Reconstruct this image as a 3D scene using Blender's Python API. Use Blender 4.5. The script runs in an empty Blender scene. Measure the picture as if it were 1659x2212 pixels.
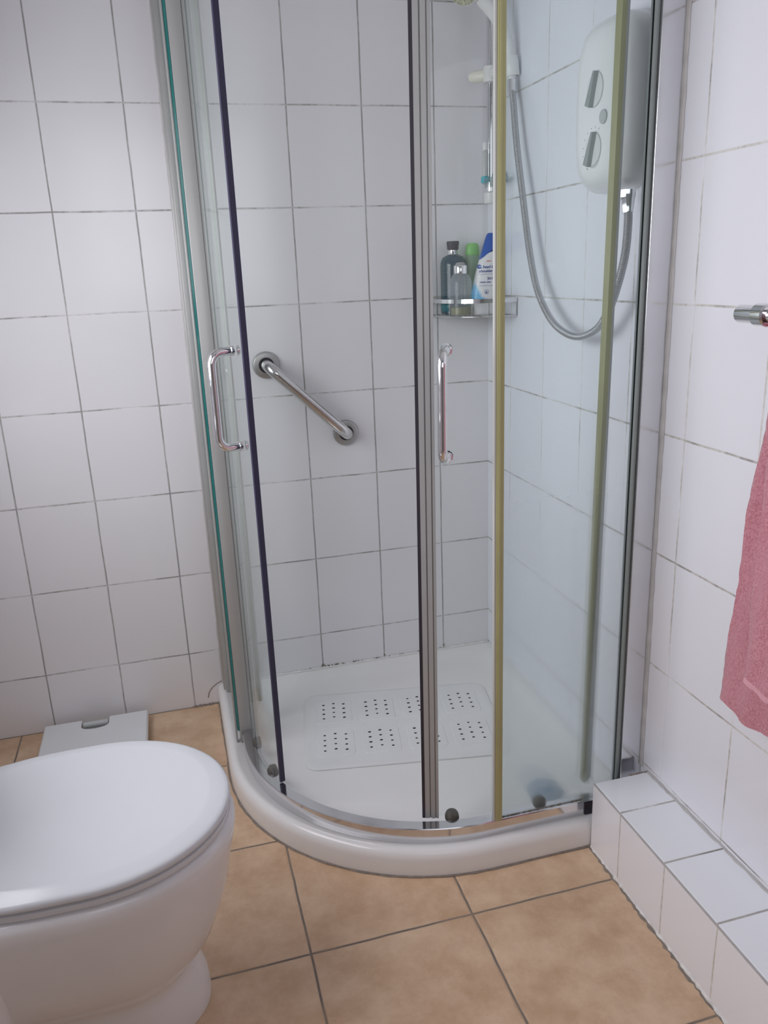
import bpy, bmesh, math, random
from mathutils import Vector, Matrix
random.seed(4)
PI = math.pi
sc = bpy.context.scene
C = sc.collection

# ------------------------------------------------------------------ camera
cam = bpy.data.cameras.new('camera')
cam.sensor_fit = 'VERTICAL'; cam.sensor_height = 24.0
cam.lens = 1732.31 / 2212 * 24.0
cam.clip_start = 0.02
co = bpy.data.objects.new('camera', cam); C.objects.link(co)
co.location = (-0.930135, -2.252031, 1.252429)
co.rotation_euler = (math.radians(73.12636), math.radians(2.17552), math.radians(-15.36381))
sc.camera = co

# ------------------------------------------------------------------ light and exposure
world = bpy.data.worlds.new('world'); sc.world = world; world.use_nodes = True
bg = world.node_tree.nodes['Background']
bg.inputs[0].default_value = (0.80, 0.88, 1.0, 1); bg.inputs[1].default_value = 1.0

def area(name, loc, rot, sx, sy, power, col, spread=180):
    l = bpy.data.lights.new(name, 'AREA'); l.shape = 'RECTANGLE'; l.size = sx; l.size_y = sy
    l.energy = power; l.color = col; l.spread = math.radians(spread)
    o = bpy.data.objects.new(name, l); C.objects.link(o); o.location = loc; o.rotation_euler = rot
    return o
# daylight (falling inwards and down) through the window over the cistern in the left wall,
# and a much weaker fill light added behind the camera (the ceiling lamp is off)
area('window_daylight', (-1.64, -0.98, 1.36), (0, -PI/2+math.radians(24), 0), 0.84, 1.16, 23.5, (0.965, 0.96, 1.0), 160)
area('rear_fill', (-0.78, -2.96, 1.60), (PI/2+math.radians(3), 0, 0), 1.05, 0.92, 2.6, (0.97, 0.96, 1.0), 105)

sc.view_settings.view_transform = 'Standard'
sc.view_settings.look = 'None'
sc.view_settings.exposure = -0.74
sc.view_settings.gamma = 1.0
sc.view_settings.use_curve_mapping = False
try:
    cy = sc.cycles
    cy.use_denoising = True
    cy.max_bounces = 14; cy.diffuse_bounces = 7; cy.glossy_bounces = 6
    cy.transparent_max_bounces = 40; cy.transmission_bounces = 10
    cy.sample_clamp_indirect = 6.0
    cy.caustics_reflective = False; cy.caustics_refractive = False
except Exception:
    pass

# ------------------------------------------------------------------ node helpers
class G:
    def __init__(s, name):
        s.m = bpy.data.materials.new(name); s.m.use_nodes = True
        s.t = s.m.node_tree; s.t.nodes.clear()
        s.out = s.t.nodes.new('ShaderNodeOutputMaterial')
    def n(s, kind, **kw):
        nd = s.t.nodes.new(kind)
        for k, v in kw.items(): setattr(nd, k, v)
        return nd
    def put(s, sock, v):
        if hasattr(v, 'is_output') or isinstance(v, bpy.types.NodeSocket): s.t.links.new(v, sock)
        elif v is not None:
            if isinstance(v, (tuple, list)) and len(v) == 3 and sock.type == 'RGBA': v = (*v, 1)
            sock.default_value = v
    def math(s, op, a, b=None, c=None):
        nd = s.n('ShaderNodeMath', operation=op)
        s.put(nd.inputs[0], a)
        if b is not None: s.put(nd.inputs[1], b)
        if c is not None: s.put(nd.inputs[2], c)
        return nd.outputs[0]
    def noise(s, vec, scale, detail=3, rough=0.5, out=0):
        nd = s.n('ShaderNodeTexNoise'); s.put(nd.inputs['Vector'], vec)
        nd.inputs['Scale'].default_value = scale; nd.inputs['Detail'].default_value = detail
        nd.inputs['Roughness'].default_value = rough
        return nd.outputs[out]
    def ramp(s, v, a, b, lo=0.0, hi=1.0):
        nd = s.n('ShaderNodeMapRange', interpolation_type='SMOOTHSTEP')
        s.put(nd.inputs[0], v); s.put(nd.inputs[1], a); s.put(nd.inputs[2], b)
        s.put(nd.inputs[3], lo); s.put(nd.inputs[4], hi)
        return nd.outputs[0]
    def mix(s, f, a, b):
        nd = s.n('ShaderNodeMix', data_type='RGBA')
        s.put(nd.inputs[0], f); s.put(nd.inputs[6], a); s.put(nd.inputs[7], b)
        return nd.outputs[2]
    def pos(s): return s.n('ShaderNodeNewGeometry').outputs['Position']
    def xyz(s, v):
        nd = s.n('ShaderNodeSeparateXYZ'); s.put(nd.inputs[0], v); return nd.outputs
    def comb(s, x, y, z):
        nd = s.n('ShaderNodeCombineXYZ')
        for i, v in enumerate((x, y, z)): s.put(nd.inputs[i], v)
        return nd.outputs[0]
    def bump(s, h, strength=0.3, dist=0.001):
        nd = s.n('ShaderNodeBump'); nd.inputs['Strength'].default_value = strength
        nd.inputs['Distance'].default_value = dist; s.put(nd.inputs['Height'], h)
        return nd.outputs[0]
    def pbr(s, col, rough=0.4, metal=0.0, normal=None, **kw):
        nd = s.n('ShaderNodeBsdfPrincipled')
        s.put(nd.inputs['Base Color'], col); s.put(nd.inputs['Roughness'], rough)
        s.put(nd.inputs['Metallic'], metal)
        if normal is not None: s.put(nd.inputs['Normal'], normal)
        for k, v in kw.items(): s.put(nd.inputs[k], v)
        return nd.outputs[0]
    def done(s, sh):
        s.t.links.new(sh, s.out.inputs[0]); return s.m

def thin_fresnel(g, ior):
    """outside reflectance on both faces of a thin pane"""
    geo = g.n('ShaderNodeNewGeometry'); fr = g.n('ShaderNodeFresnel')
    g.put(fr.inputs[0], g.math('ADD', ior, g.math('MULTIPLY', geo.outputs['Backfacing'], 1/ior-ior)))
    return fr.outputs[0]

def line_dist(g, c, off, size):
    """distance (m) from coordinate c to the nearest grout line off + k*size"""
    t = g.math('DIVIDE', g.math('SUBTRACT', c, off), size)
    f = g.math('SUBTRACT', g.math('FRACT', g.math('ADD', t, 0.5)), 0.5)
    return g.math('MULTIPLY', g.math('ABSOLUTE', f), size)

def cell(g, c, off, size):
    return g.math('FLOOR', g.math('DIVIDE', g.math('SUBTRACT', c, off), size))

def tile_mat(name, ax, offs, sizes, tile=(0.80, 0.80, 0.83), light=(0.56, 0.55, 0.54), dark=(0.32, 0.31, 0.30),
             gw=0.0040, dirt_u=(0.38, 0.62), dirt_v=(0.46, 0.66), rough=0.16, pale=0.0):
    """white glazed wall tiles. ax = the two world axes of the grid; a size of 0 leaves that direction without lines"""
    g = G(name); P = g.pos(); X = g.xyz(P)
    wob = g.math('MULTIPLY', g.math('SUBTRACT', g.noise(P, 9, 2), 0.5), 0.0030)
    masks = []; dist = None; cells = [0, 0]
    for i in (0, 1):
        if sizes[i] == 0: masks.append(None); continue
        c = g.math('ADD', X[ax[i]], wob)
        d = line_dist(g, c, offs[i], sizes[i]); cells[i] = cell(g, X[ax[i]], offs[i], sizes[i])
        dist = d if dist is None else g.math('MINIMUM', dist, d)
        masks.append(g.ramp(d, gw*0.25, gw*0.75, 1.0, 0.0))
    dn = g.noise(P, 5.5, 5, 0.65)
    fine = g.noise(P, 60, 2, 0.6)
    dn = g.math('ADD', dn, g.math('MULTIPLY', g.math('SUBTRACT', fine, 0.5), 0.25))
    col = tile
    wn = g.n('ShaderNodeTexWhiteNoise', noise_dimensions='3D')
    g.put(wn.inputs['Vector'], g.comb(cells[0], cells[1], 1.7))
    col = g.mix(g.math('MULTIPLY', wn.outputs['Value'], 0.6), tile, tuple(c*0.955 for c in tile))
    wave = g.noise(P, 3.0, 2)
    for m, th in zip(masks, (dirt_u, dirt_v)):
        if m is None: continue
        gc = g.mix(g.ramp(dn, th[0], th[1]), light, dark)
        vis = g.ramp(dn, th[0]-0.10, th[0]+0.04, 0.32-pale, 1.0)
        col = g.mix(g.math('MULTIPLY', m, vis), col, gc)
    allm = masks[0] if masks[1] is None else (masks[1] if masks[0] is None else g.math('MAXIMUM', masks[0], masks[1]))
    hgt = g.ramp(dist, 0.0, 0.0035)
    nb = g.n('ShaderNodeBump'); nb.inputs['Strength'].default_value = 0.35; nb.inputs['Distance'].default_value = 0.0011
    g.put(nb.inputs['Height'], hgt)
    nb2 = g.n('ShaderNodeBump'); nb2.inputs['Strength'].default_value = 0.25; nb2.inputs['Distance'].default_value = 0.004
    g.put(nb2.inputs['Height'], g.math('ADD', wave, g.math('MULTIPLY', wn.outputs['Value'], 0.0)))
    g.put(nb2.inputs['Normal'], nb.outputs[0])
    r = g.math('ADD', g.math('MULTIPLY', allm, 0.6), rough)
    return g.done(g.pbr(col, r, 0.0, nb2.outputs[0], **{'Specular IOR Level': 0.5}))

def plain(name, col, rough=0.4, metal=0.0, bump=None, var=0.04, vscale=14, **kw):
    g = G(name); P = g.n('ShaderNodeTexCoord').outputs['Object']
    nz = g.noise(P, vscale, 3)
    c = g.mix(nz, tuple(max(0, x*(1-var)) for x in col), tuple(min(1, x*(1+var)) for x in col))
    nrm = g.bump(g.noise(P, bump[0], 3), bump[1], bump[2]) if bump else None
    rr = g.math('ADD', rough*0.9, g.math('MULTIPLY', nz, rough*0.2))
    return g.done(g.pbr(c, rr, metal, nrm, **kw))

def glass_mat(name, tint, haze=0.05, low_haze=0.0, ztop=0.6, rough=0.02, haze_col=(0.80, 0.88, 0.88), blur=0.0):
    """thin toughened glass with dried soap film; film is thicker near the foot"""
    g = G(name); P = g.pos(); X = g.xyz(P)
    tr = g.n('ShaderNodeBsdfTransparent'); tr.inputs[0].default_value = (*tint, 1)
    gl = g.n('ShaderNodeBsdfGlossy'); gl.inputs['Roughness'].default_value = rough
    thru = tr.outputs[0]
    if blur:                                   # the thick low part of the film scatters what is seen through it
        rf = g.n('ShaderNodeBsdfRefraction'); rf.inputs['Color'].default_value = (0.97, 1, 1, 1)
        rf.inputs['Roughness'].default_value = 0.30; rf.inputs['IOR'].default_value = 1.16
        mb = g.n('ShaderNodeMixShader'); g.put(mb.inputs[0], g.ramp(X[2], 0.45, 1.05, blur, 0.0))
        g.t.links.new(tr.outputs[0], mb.inputs[1]); g.t.links.new(rf.outputs[0], mb.inputs[2]); thru = mb.outputs[0]
    m1 = g.n('ShaderNodeMixShader'); g.put(m1.inputs[0], thin_fresnel(g, 1.25))
    g.t.links.new(thru, m1.inputs[1]); g.t.links.new(gl.outputs[0], m1.inputs[2])
    df = g.n('ShaderNodeBsdfDiffuse'); df.inputs[0].default_value = (*haze_col, 1)
    tl = g.n('ShaderNodeBsdfTranslucent'); tl.inputs[0].default_value = (*haze_col, 1)
    m2 = g.n('ShaderNodeMixShader'); m2.inputs[0].default_value = 0.5
    g.t.links.new(df.outputs[0], m2.inputs[1]); g.t.links.new(tl.outputs[0], m2.inputs[2])
    streak = g.noise(g.comb(g.math('MULTIPLY', X[0], 22), g.math('MULTIPLY', X[1], 22), g.math('MULTIPLY', X[2], 3)), 1.0, 4)
    low = g.ramp(X[2], 0.05, ztop, low_haze, 0.0)
    h = g.math('MULTIPLY', g.math('ADD', haze, low), g.math('ADD', 0.6, g.math('MULTIPLY', streak, 0.8)))
    m3 = g.n('ShaderNodeMixShader'); g.put(m3.inputs[0], h)
    g.t.links.new(m1.outputs[0], m3.inputs[1]); g.t.links.new(m2.outputs[0], m3.inputs[2])
    return g.done(m3.outputs[0])

# ------------------------------------------------------------------ materials
RZ, RH = 1.66473, 0.24805          # wall grout rows
M = {}
M['wall_back'] = tile_mat('glazed_tiles_back', (0, 2), (-0.15644, RZ), (0.2, RH), tile=(0.80, 0.79, 0.81), dirt_u=(0.25, 0.62), dirt_v=(0.47, 0.62))
M['wall_right'] = tile_mat('glazed_tiles_right', (1, 2), (-0.9633, RZ), (0.2, RH), tile=(0.85, 0.85, 0.90),
                           light=(0.68, 0.66, 0.62), dark=(0.34, 0.32, 0.30), dirt_u=(0.50, 0.72), dirt_v=(0.42, 0.62), pale=0.1)
M['box_top'] = tile_mat('boxing_top_tiles', (1, 0), (-1.0235, 0), (0.1525, 0), tile=(0.93, 0.95, 0.99), gw=0.0042,
                        light=(0.50, 0.47, 0.44), dark=(0.26, 0.24, 0.22), dirt_u=(0.40, 0.70))
M['box_front'] = tile_mat('boxing_front_tiles', (1, 0), (-1.0285, 0), (0.1525, 0), tile=(0.90, 0.90, 0.95), gw=0.0036,
                          light=(0.66, 0.64, 0.58), dark=(0.38, 0.36, 0.32), dirt_u=(0.45, 0.70), pale=0.1)

def floor_mat():
    g = G('terracotta_floor_tiles'); P = g.pos(); X = g.xyz(P)
    wob = g.math('MULTIPLY', g.math('SUBTRACT', g.noise(P, 12, 2), 0.5), 0.004)
    d0 = line_dist(g, g.math('ADD', X[0], wob), -0.7860, 0.3307)
    d1 = line_dist(g, g.math('ADD', X[1], wob), -1.0200, 0.3390)
    wn = g.n('ShaderNodeTexWhiteNoise', noise_dimensions='3D')
    g.put(wn.inputs['Vector'], g.comb(cell(g, X[0], -0.786, 0.3307), cell(g, X[1], -1.02, 0.339), 0.3))
    d = g.math('MINIMUM', d0, d1)
    m = g.ramp(d, 0.0014, 0.0034, 1.0, 0.0)
    n1 = g.noise(P, 11, 6, 0.68); n2 = g.noise(P, 38, 4, 0.65); n3 = g.noise(P, 160, 2, 0.6)
    c = g.mix(g.ramp(n1, 0.30, 0.72), (0.55, 0.365, 0.225), (0.76, 0.57, 0.395))
    c = g.mix(g.ramp(n2, 0.45, 0.75, 0.0, 0.55), c, (0.70, 0.50, 0.35))
    c = g.mix(g.ramp(n3, 0.60, 0.80, 0.0, 0.35), c, (0.40, 0.24, 0.15))
    c = g.mix(g.math('MULTIPLY', wn.outputs['Value'], 0.22), c, (0.56, 0.33, 0.20))
    gc = g.mix(g.ramp(n1, 0.35, 0.65), (0.27, 0.21, 0.16), (0.17, 0.14, 0.12))
    c = g.mix(m, c, gc)
    h = g.math('ADD', g.ramp(d, 0.001, 0.007), g.math('MULTIPLY', n2, 0.18))
    r = g.math('ADD', 0.24, g.math('ADD', g.math('MULTIPLY', n2, 0.2), g.math('MULTIPLY', m, 0.4)))
    return g.done(g.pbr(c, r, 0, g.bump(h, 0.45, 0.0025)))
M['floor'] = floor_mat()
M['paint'] = plain('ceiling_paint', (0.84, 0.84, 0.83), 0.7)
M['low_bounce'] = plain('low_bounce_wall', (0.34, 0.32, 0.29), 0.7)  # unseen wall behind the camera, darkened to cut bounced light
M['tray'] = plain('white_stone_resin_tray', (0.82, 0.81, 0.80), 0.16, bump=(4, 0.08, 0.003), var=0.02)
M['ceramic'] = plain('white_glazed_ceramic', (0.80, 0.79, 0.79), 0.10, var=0.02)
M['seat'] = plain('white_moulded_seat', (0.68, 0.70, 0.73), 0.14, var=0.015)
M['chrome'] = plain('polished_chrome', (0.82, 0.82, 0.83), 0.07, 1.0)
M['steel'] = plain('stainless_steel', (0.66, 0.65, 0.64), 0.16, 1.0)
M['brushed'] = plain('brushed_steel', (0.46, 0.46, 0.45), 0.38, 1.0)
M['alu'] = plain('polished_aluminium', (0.76, 0.76, 0.78), 0.12, 1.0, bump=(2.0, 0.05, 0.004))
M['alu_flat'] = plain('bright_aluminium_profile', (0.72, 0.72, 0.74), 0.16, 1.0)
M['greyprof'] = plain('dull_grey_profile', (0.38, 0.38, 0.375), 0.4, 0.2)
M['satin'] = plain('satin_aluminium', (0.46, 0.46, 0.45), 0.38, 0.35)
M['white'] = plain('white_plastic', (0.78, 0.78, 0.77), 0.3, var=0.02)
M['casing'] = plain('glossy_white_casing', (0.90, 0.90, 0.89), 0.22, var=0.01)
M['ivory'] = plain('yellowed_plastic', (0.74, 0.72, 0.62), 0.35)
M['black'] = plain('black_rubber', (0.025, 0.02, 0.03), 0.5)
M['purple'] = plain('dark_magnetic_seal', (0.035, 0.03, 0.07), 0.4)
M['grime'] = plain('grimy_grout', (0.24, 0.20, 0.17), 0.8, var=0.5, vscale=60)
M['silicone'] = plain('grey_silicone', (0.50, 0.48, 0.47), 0.5, var=0.25, vscale=30)
M['caulk'] = plain('white_caulk', (0.78, 0.77, 0.75), 0.6, var=0.15, vscale=60)
M['yellow'] = plain('yellowed_seal_strip', (0.43, 0.41, 0.20), 0.4, var=0.14, vscale=9)
M['clearseal'] = plain('milky_seal_strip', (0.55, 0.55, 0.52), 0.3)
M['dimgrey'] = plain('grey_plastic', (0.30, 0.31, 0.31), 0.4)
M['palegrey'] = plain('pale_grey_plastic', (0.52, 0.54, 0.53), 0.35)
M['gripgrey'] = plain('grey_grip', (0.30, 0.33, 0.32), 0.4)
M['bluegrey'] = plain('blue_grey_cover', (0.22, 0.33, 0.46), 0.3)
M['scale'] = plain('off_white_scale_plastic', (0.76, 0.78, 0.79), 0.35, var=0.03)
M['mat'] = plain('white_rubber_mat', (0.78, 0.78, 0.78), 0.4, bump=(60, 0.1, 0.0005))
M['hole'] = plain('dark_suction_hole', (0.02, 0.02, 0.025), 0.8)
M['glass'] = glass_mat('door_glass', (0.975, 0.99, 0.985), haze=0.012)
M['glass_soap'] = glass_mat('soapy_fixed_glass', (0.962, 0.990, 0.996), haze=0.03, low_haze=0.09, ztop=1.1, haze_col=(0.90, 0.97, 0.98), blur=0.62)
M['glass_side'] = glass_mat('side_glass', (0.95, 0.985, 0.975), haze=0.05, low_haze=0.05, haze_col=(0.72, 0.86, 0.84))
M['glass_edge'] = plain('green_glass_edge', (0.03, 0.20, 0.19), 0.12)
M['glass_edge_pale'] = plain('pale_glass_edge', (0.42, 0.62, 0.58), 0.15)

def terry():
    g = G('pink_terry_cloth'); P = g.pos()
    n = g.noise(P, 260, 3, 0.7); n2 = g.noise(P, 14, 3)
    c = g.mix(g.ramp(n, 0.3, 0.7), (0.50, 0.14, 0.19), (0.74, 0.32, 0.38))
    c = g.mix(g.ramp(n2, 0.3, 0.7, 0, 0.35), c, (0.70, 0.30, 0.36))
    return g.done(g.pbr(c, 0.95, 0, g.bump(n, 0.9, 0.004), **{'Sheen Weight': 0.4}))
M['terry'] = terry()
M['terry_hem'] = plain('pink_hem', (0.70, 0.36, 0.42), 0.9, bump=(200, 0.5, 0.001))

def hose_mat():
    g = G('ribbed_steel_hose'); U = g.n('ShaderNodeUVMap').outputs[0]; X = g.xyz(U)
    s = g.math('SINE', g.math('MULTIPLY', X[0], 2*PI))
    return g.done(g.pbr((0.68, 0.68, 0.69), 0.24, 1.0, g.bump(s, 0.9, 0.0015)))
M['hose'] = hose_mat()

def bottle_mat():
    g = G('teal_bottle'); P = g.pos(); n = g.noise(P, 30, 3)
    return g.done(g.pbr(g.mix(n, (0.006, 0.026, 0.038), (0.018, 0.075, 0.10)), 0.12))
M['teal'] = bottle_mat()
M['teal_light'] = plain('teal_liquid_edge', (0.02, 0.15, 0.18), 0.2)
def clear_bottle():
    g = G('clear_bottle'); P = g.pos(); X = g.xyz(P)
    tr = g.n('ShaderNodeBsdfTransparent'); tr.inputs[0].default_value = (0.93, 0.95, 0.96, 1)
    gl = g.n('ShaderNodeBsdfGlossy'); gl.inputs['Roughness'].default_value = 0.05
    m = g.n('ShaderNodeMixShader'); g.put(m.inputs[0], thin_fresnel(g, 1.4))
    g.t.links.new(tr.outputs[0], m.inputs[1]); g.t.links.new(gl.outputs[0], m.inputs[2])
    df = g.n('ShaderNodeBsdfDiffuse'); df.inputs[0].default_value = (0.75, 0.80, 0.84, 1)
    m2 = g.n('ShaderNodeMixShader'); m2.inputs[0].default_value = 0.17
    g.t.links.new(m.outputs[0], m2.inputs[1]); g.t.links.new(df.outputs[0], m2.inputs[2])
    return g.done(m2.outputs[0])
M['clear'] = clear_bottle()
M['olive'] = plain('olive_liquid', (0.22, 0.20, 0.05), 0.3, var=0.6, vscale=70)
M['green_cap'] = plain('green_cap', (0.22, 0.58, 0.14), 0.35)
M['green_body'] = plain('pale_green_bottle', (0.24, 0.38, 0.24), 0.25)
M['blue_cap'] = plain('blue_cap', (0.025, 0.10, 0.42), 0.3)
M['navy'] = plain('navy_print', (0.03, 0.06, 0.28), 0.5)
M['red'] = plain('red_print', (0.75, 0.22, 0.14), 0.5)
M['turq'] = plain('turquoise_plastic', (0.05, 0.42, 0.50), 0.35)
M['soapdish'] = glass_mat('translucent_dish', (0.86, 0.89, 0.89), haze=0.12)
def splash():
    g = G('white_bottle_with_blue_splash'); P = g.n('ShaderNodeTexCoord').outputs['Object']; X = g.xyz(P)
    n = g.noise(P, 90, 4, 0.7)
    # a ring segment of blue at lower left of the front
    dx = g.math('DIVIDE', g.math('SUBTRACT', X[0], 0.006), 0.042)
    dz = g.math('DIVIDE', g.math('SUBTRACT', X[2], 0.098), 0.066)
    r = g.math('SQRT', g.math('ADD', g.math('MULTIPLY', dx, dx), g.math('MULTIPLY', dz, dz)))
    r = g.math('ADD', r, g.math('MULTIPLY', g.math('SUBTRACT', n, 0.5), 0.5))
    f = g.ramp(r, 0.86, 1.02)
    lim = g.math('MULTIPLY', g.ramp(X[2], 0.030, 0.034), g.ramp(X[2], 0.100, 0.070))
    side = g.ramp(X[0], 0.022, 0.004)
    f = g.math('MULTIPLY', g.math('MULTIPLY', f, lim), side)
    c = g.mix(n, (0.10, 0.42, 0.78), (0.30, 0.66, 0.88))
    return g.done(g.pbr(g.mix(f, (0.78, 0.79, 0.80), c), 0.3))
M['splash'] = splash()

# ------------------------------------------------------------------ object helpers
BASE = {}
def thing(name, label, cat, loc=(0, 0, 0), group=None):
    o = bpy.data.objects.new(name, None); C.objects.link(o)
    o.empty_display_size = 0.05; o.location = loc; BASE[o] = Vector(loc)
    o['label'] = label; o['category'] = cat
    if group: o['group'] = group
    return o
def obj(name, bm, mats, parent=None, base=None, smooth=35, label=None, cat=None, kind=None, group=None):
    """link the bmesh (built in world coordinates) as one mesh object"""
    b = BASE[parent] if parent is not None else Vector(base or (0, 0, 0))
    bmesh.ops.remove_doubles(bm, verts=bm.verts, dist=1e-6)
    bmesh.ops.recalc_face_normals(bm, faces=bm.faces)
    for v in bm.verts: v.co -= b
    me = bpy.data.meshes.new(name); bm.to_mesh(me); bm.free()
    for m in (mats if isinstance(mats, (list, tuple)) else [mats]): me.materials.append(m)
    if smooth:
        for p in me.polygons: p.use_smooth = True
        me.set_sharp_from_angle(angle=math.radians(smooth))
    o = bpy.data.objects.new(name, me); C.objects.link(o); BASE[o] = b
    if parent is not None: o.parent = parent
    else: o.location = b
    if label: o['label'] = label
    if cat: o['category'] = cat
    if kind: o['kind'] = kind
    if group: o['group'] = group
    return o
def B(): return bmesh.new()

def box(bm, lo, hi, bev=0.0, seg=2, mi=0):
    vs = [bm.verts.new((x, y, z)) for x in (lo[0], hi[0]) for y in (lo[1], hi[1]) for z in (lo[2], hi[2])]
    F = [(0,1,3,2), (4,6,7,5), (0,4,5,1), (2,3,7,6), (0,2,6,4), (1,5,7,3)]
    fs = [bm.faces.new([vs[i] for i in f]) for f in F]
    for f in fs: f.material_index = mi
    if bev > 0:
        es = list({e for f in fs for e in f.edges})
        r = bmesh.ops.bevel(bm, geom=es, offset=bev, segments=seg, profile=0.5, affect='EDGES')
        for f in r['faces']: f.material_index = mi
    return fs

def loft(bm, loops, closed=True, cap0=True, cap1=True, mi=0, uv=None):
    """loops: list of equally long lists of points"""
    L = [[bm.verts.new(p) for p in lp] for lp in loops]
    n = len(L[0]); fs = []
    rng = range(n) if closed else range(n-1)
    for i in range(len(L)-1):
        for j in rng:
            k = (j+1) % n
            try: f = bm.faces.new((L[i][j], L[i][k], L[i+1][k], L[i+1][j]))
            except ValueError: continue
            f.material_index = mi; fs.append((f, i, j))
    if cap0: f = bm.faces.new(L[0][::-1]); f.material_index = mi
    if cap1: f = bm.faces.new(L[-1]); f.material_index = mi
    return L, fs

def catmull(pts, sub):
    P = [Vector(p) for p in pts]; out = []
    for i in range(len(P)-1):
        p0 = P[max(i-1, 0)]; p1 = P[i]; p2 = P[i+1]; p3 = P[min(i+2, len(P)-1)]
        for s in range(sub):
            t = s/sub
            out.append(0.5*((2*p1) + (-p0+p2)*t + (2*p0-5*p1+4*p2-p3)*t*t + (-p0+3*p1-3*p2+p3)*t**3))
    out.append(P[-1]); return out

def tube(bm, pts, r, n=14, cap=True, uvpitch=None, mi=0):
    P = [Vector(p) for p in pts]; rr = r if isinstance(r, (list, tuple)) else [r]*len(P)
    T = []
    for i in range(len(P)):
        a = P[max(i-1, 0)]; b = P[min(i+1, len(P)-1)]; T.append((b-a).normalized())
    u = T[0].orthogonal().normalized(); loops = []; s = 0; S = []
    for i, p in enumerate(P):
        if i: s += (P[i]-P[i-1]).length
        S.append(s)
        u = (u - T[i]*u.dot(T[i])).normalized(); v = T[i].cross(u)
        loops.append([p + (u*math.cos(2*PI*k/n) + v*math.sin(2*PI*k/n))*rr[i] for k in range(n)])
    L, fs = loft(bm, loops, cap0=cap, cap1=cap, mi=mi)
    if uvpitch:
        lay = bm.loops.layers.uv.verify()
        for f, i, j in fs:
            for lp, si in zip(f.loops, (S[i], S[i], S[i+1], S[i+1])):
                lp[lay].uv = (si/uvpitch, j/n)
    return bm

def lathe(bm, prof, c, axis=(0, 0, 1), n=32, mi=0, sx=1.0, sy=1.0, cap=True):
    """prof: (radius, height) list; axis any direction"""
    a = Vector(axis).normalized()
    u = Vector((1, 0, 0)) if abs(a.z) > 0.9 else a.orthogonal().normalized()
    u = (u - a*u.dot(a)).normalized(); v = a.cross(u); c = Vector(c)
    loops = [[c + a*h + u*(math.cos(2*PI*k/n)*r*sx) + v*(math.sin(2*PI*k/n)*r*sy) for k in range(n)] for r, h in prof]
    loft(bm, loops, cap0=cap, cap1=cap, mi=mi); return bm

def fillet(pts, rad, seg=8):
    """round the inner corners of a polyline"""
    P = [Vector(p) for p in pts]; out = [P[0]]
    for i in range(1, len(P)-1):
        a = (P[i-1]-P[i]).normalized(); b = (P[i+1]-P[i]).normalized()
        ang = a.angle(b); d = rad/math.tan(ang/2)
        p = P[i]+a*d; q = P[i]+b*d; cen = P[i] + (a+b).normalized()*(rad/math.sin(ang/2))
        va = p-cen; vb = q-cen; th = va.angle(vb)
        for s in range(seg+1):
            t = s/seg
            out.append(cen + (va*math.sin((1-t)*th) + vb*math.sin(t*th))/math.sin(th))
    out.append(P[-1]); return out

def sup(cx, cy, a, b, z, n=2.5, N=32):
    out = []
    for k in range(N):
        t = 2*PI*k/N; c, s = math.cos(t), math.sin(t)
        out.append((cx + a*abs(c)**(2/n)*(1 if c >= 0 else -1), cy + b*abs(s)**(2/n)*(1 if s >= 0 else -1), z))
    return out

def disc_on(bm, c, r, nrm, th=0.0006, n=20, mi=0): lathe(bm, [(r, 0), (r, th)], c, nrm, n, mi)

def ragged(bm, p0, p1, w0, w1, h0, h1, n=120, vert=Vector((0, 0, 1)), side=Vector((-1, 0, 0))):
    p0 = Vector(p0); p1 = Vector(p1); L = []
    for i in range(n+1):
        c = p0.lerp(p1, i/n); w = random.uniform(w0, w1); h = random.uniform(h0, h1)
        L.append([c, c+side*w, c+side*w*.7+vert*h*.6, c+vert*h])
    loft(bm, L)

# ------------------------------------------------------------------ room shell
XL, YB, ZC = -1.62, -2.95, 2.34
def struct(name, bm, m, smooth=None, label=None):
    return obj(name, bm, m, kind='structure', smooth=smooth, label=label)
bm = B(); box(bm, (XL-.1, YB-.1, -.1), (.1, .1, 0)); struct('floor', bm, M['floor'], label='terracotta coloured square floor tiles with dark grout')
bm = B(); box(bm, (XL-.1, YB-.1, ZC), (.1, .1, ZC+.1)); struct('ceiling', bm, M['paint'])
bm = B(); box(bm, (XL-.1, 0, 0), (.1, .1, ZC)); struct('wall_back', bm, M['wall_back'], label='white tiled wall behind the shower and toilet')
bm = B(); box(bm, (0, YB-.1, 0), (.1, 0, ZC)); struct('wall_right', bm, M['wall_right'], label='white tiled wall on the right with the shower heater')
# left wall with a window opening
wy0, wy1, wz0, wz1 = -1.58, -0.38, 0.92, 1.80
bm = B()
box(bm, (XL-.1, YB-.1, 0), (XL, wy0, ZC)); box(bm, (XL-.1, wy1, 0), (XL, 0, ZC))
box(bm, (XL-.1, wy0, 0), (XL, wy1, wz0)); box(bm, (XL-.1, wy0, wz1), (XL, wy1, ZC))
struct('wall_left', bm, M['wall_right'])
bm = B()
for a, b in (((wy0, wz0), (wy1, wz0+.04)), ((wy0, wz1-.04), (wy1, wz1)), ((wy0, wz0), (wy0+.04, wz1)), ((wy1-.04, wz0), (wy1, wz1)), ((-1.00, wz0), (-.96, wz1))):
    box(bm, (XL-.05, a[0], a[1]), (XL-.015, b[0], b[1]), .004)
w1 = struct('window_1', bm, M['white'])
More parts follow.
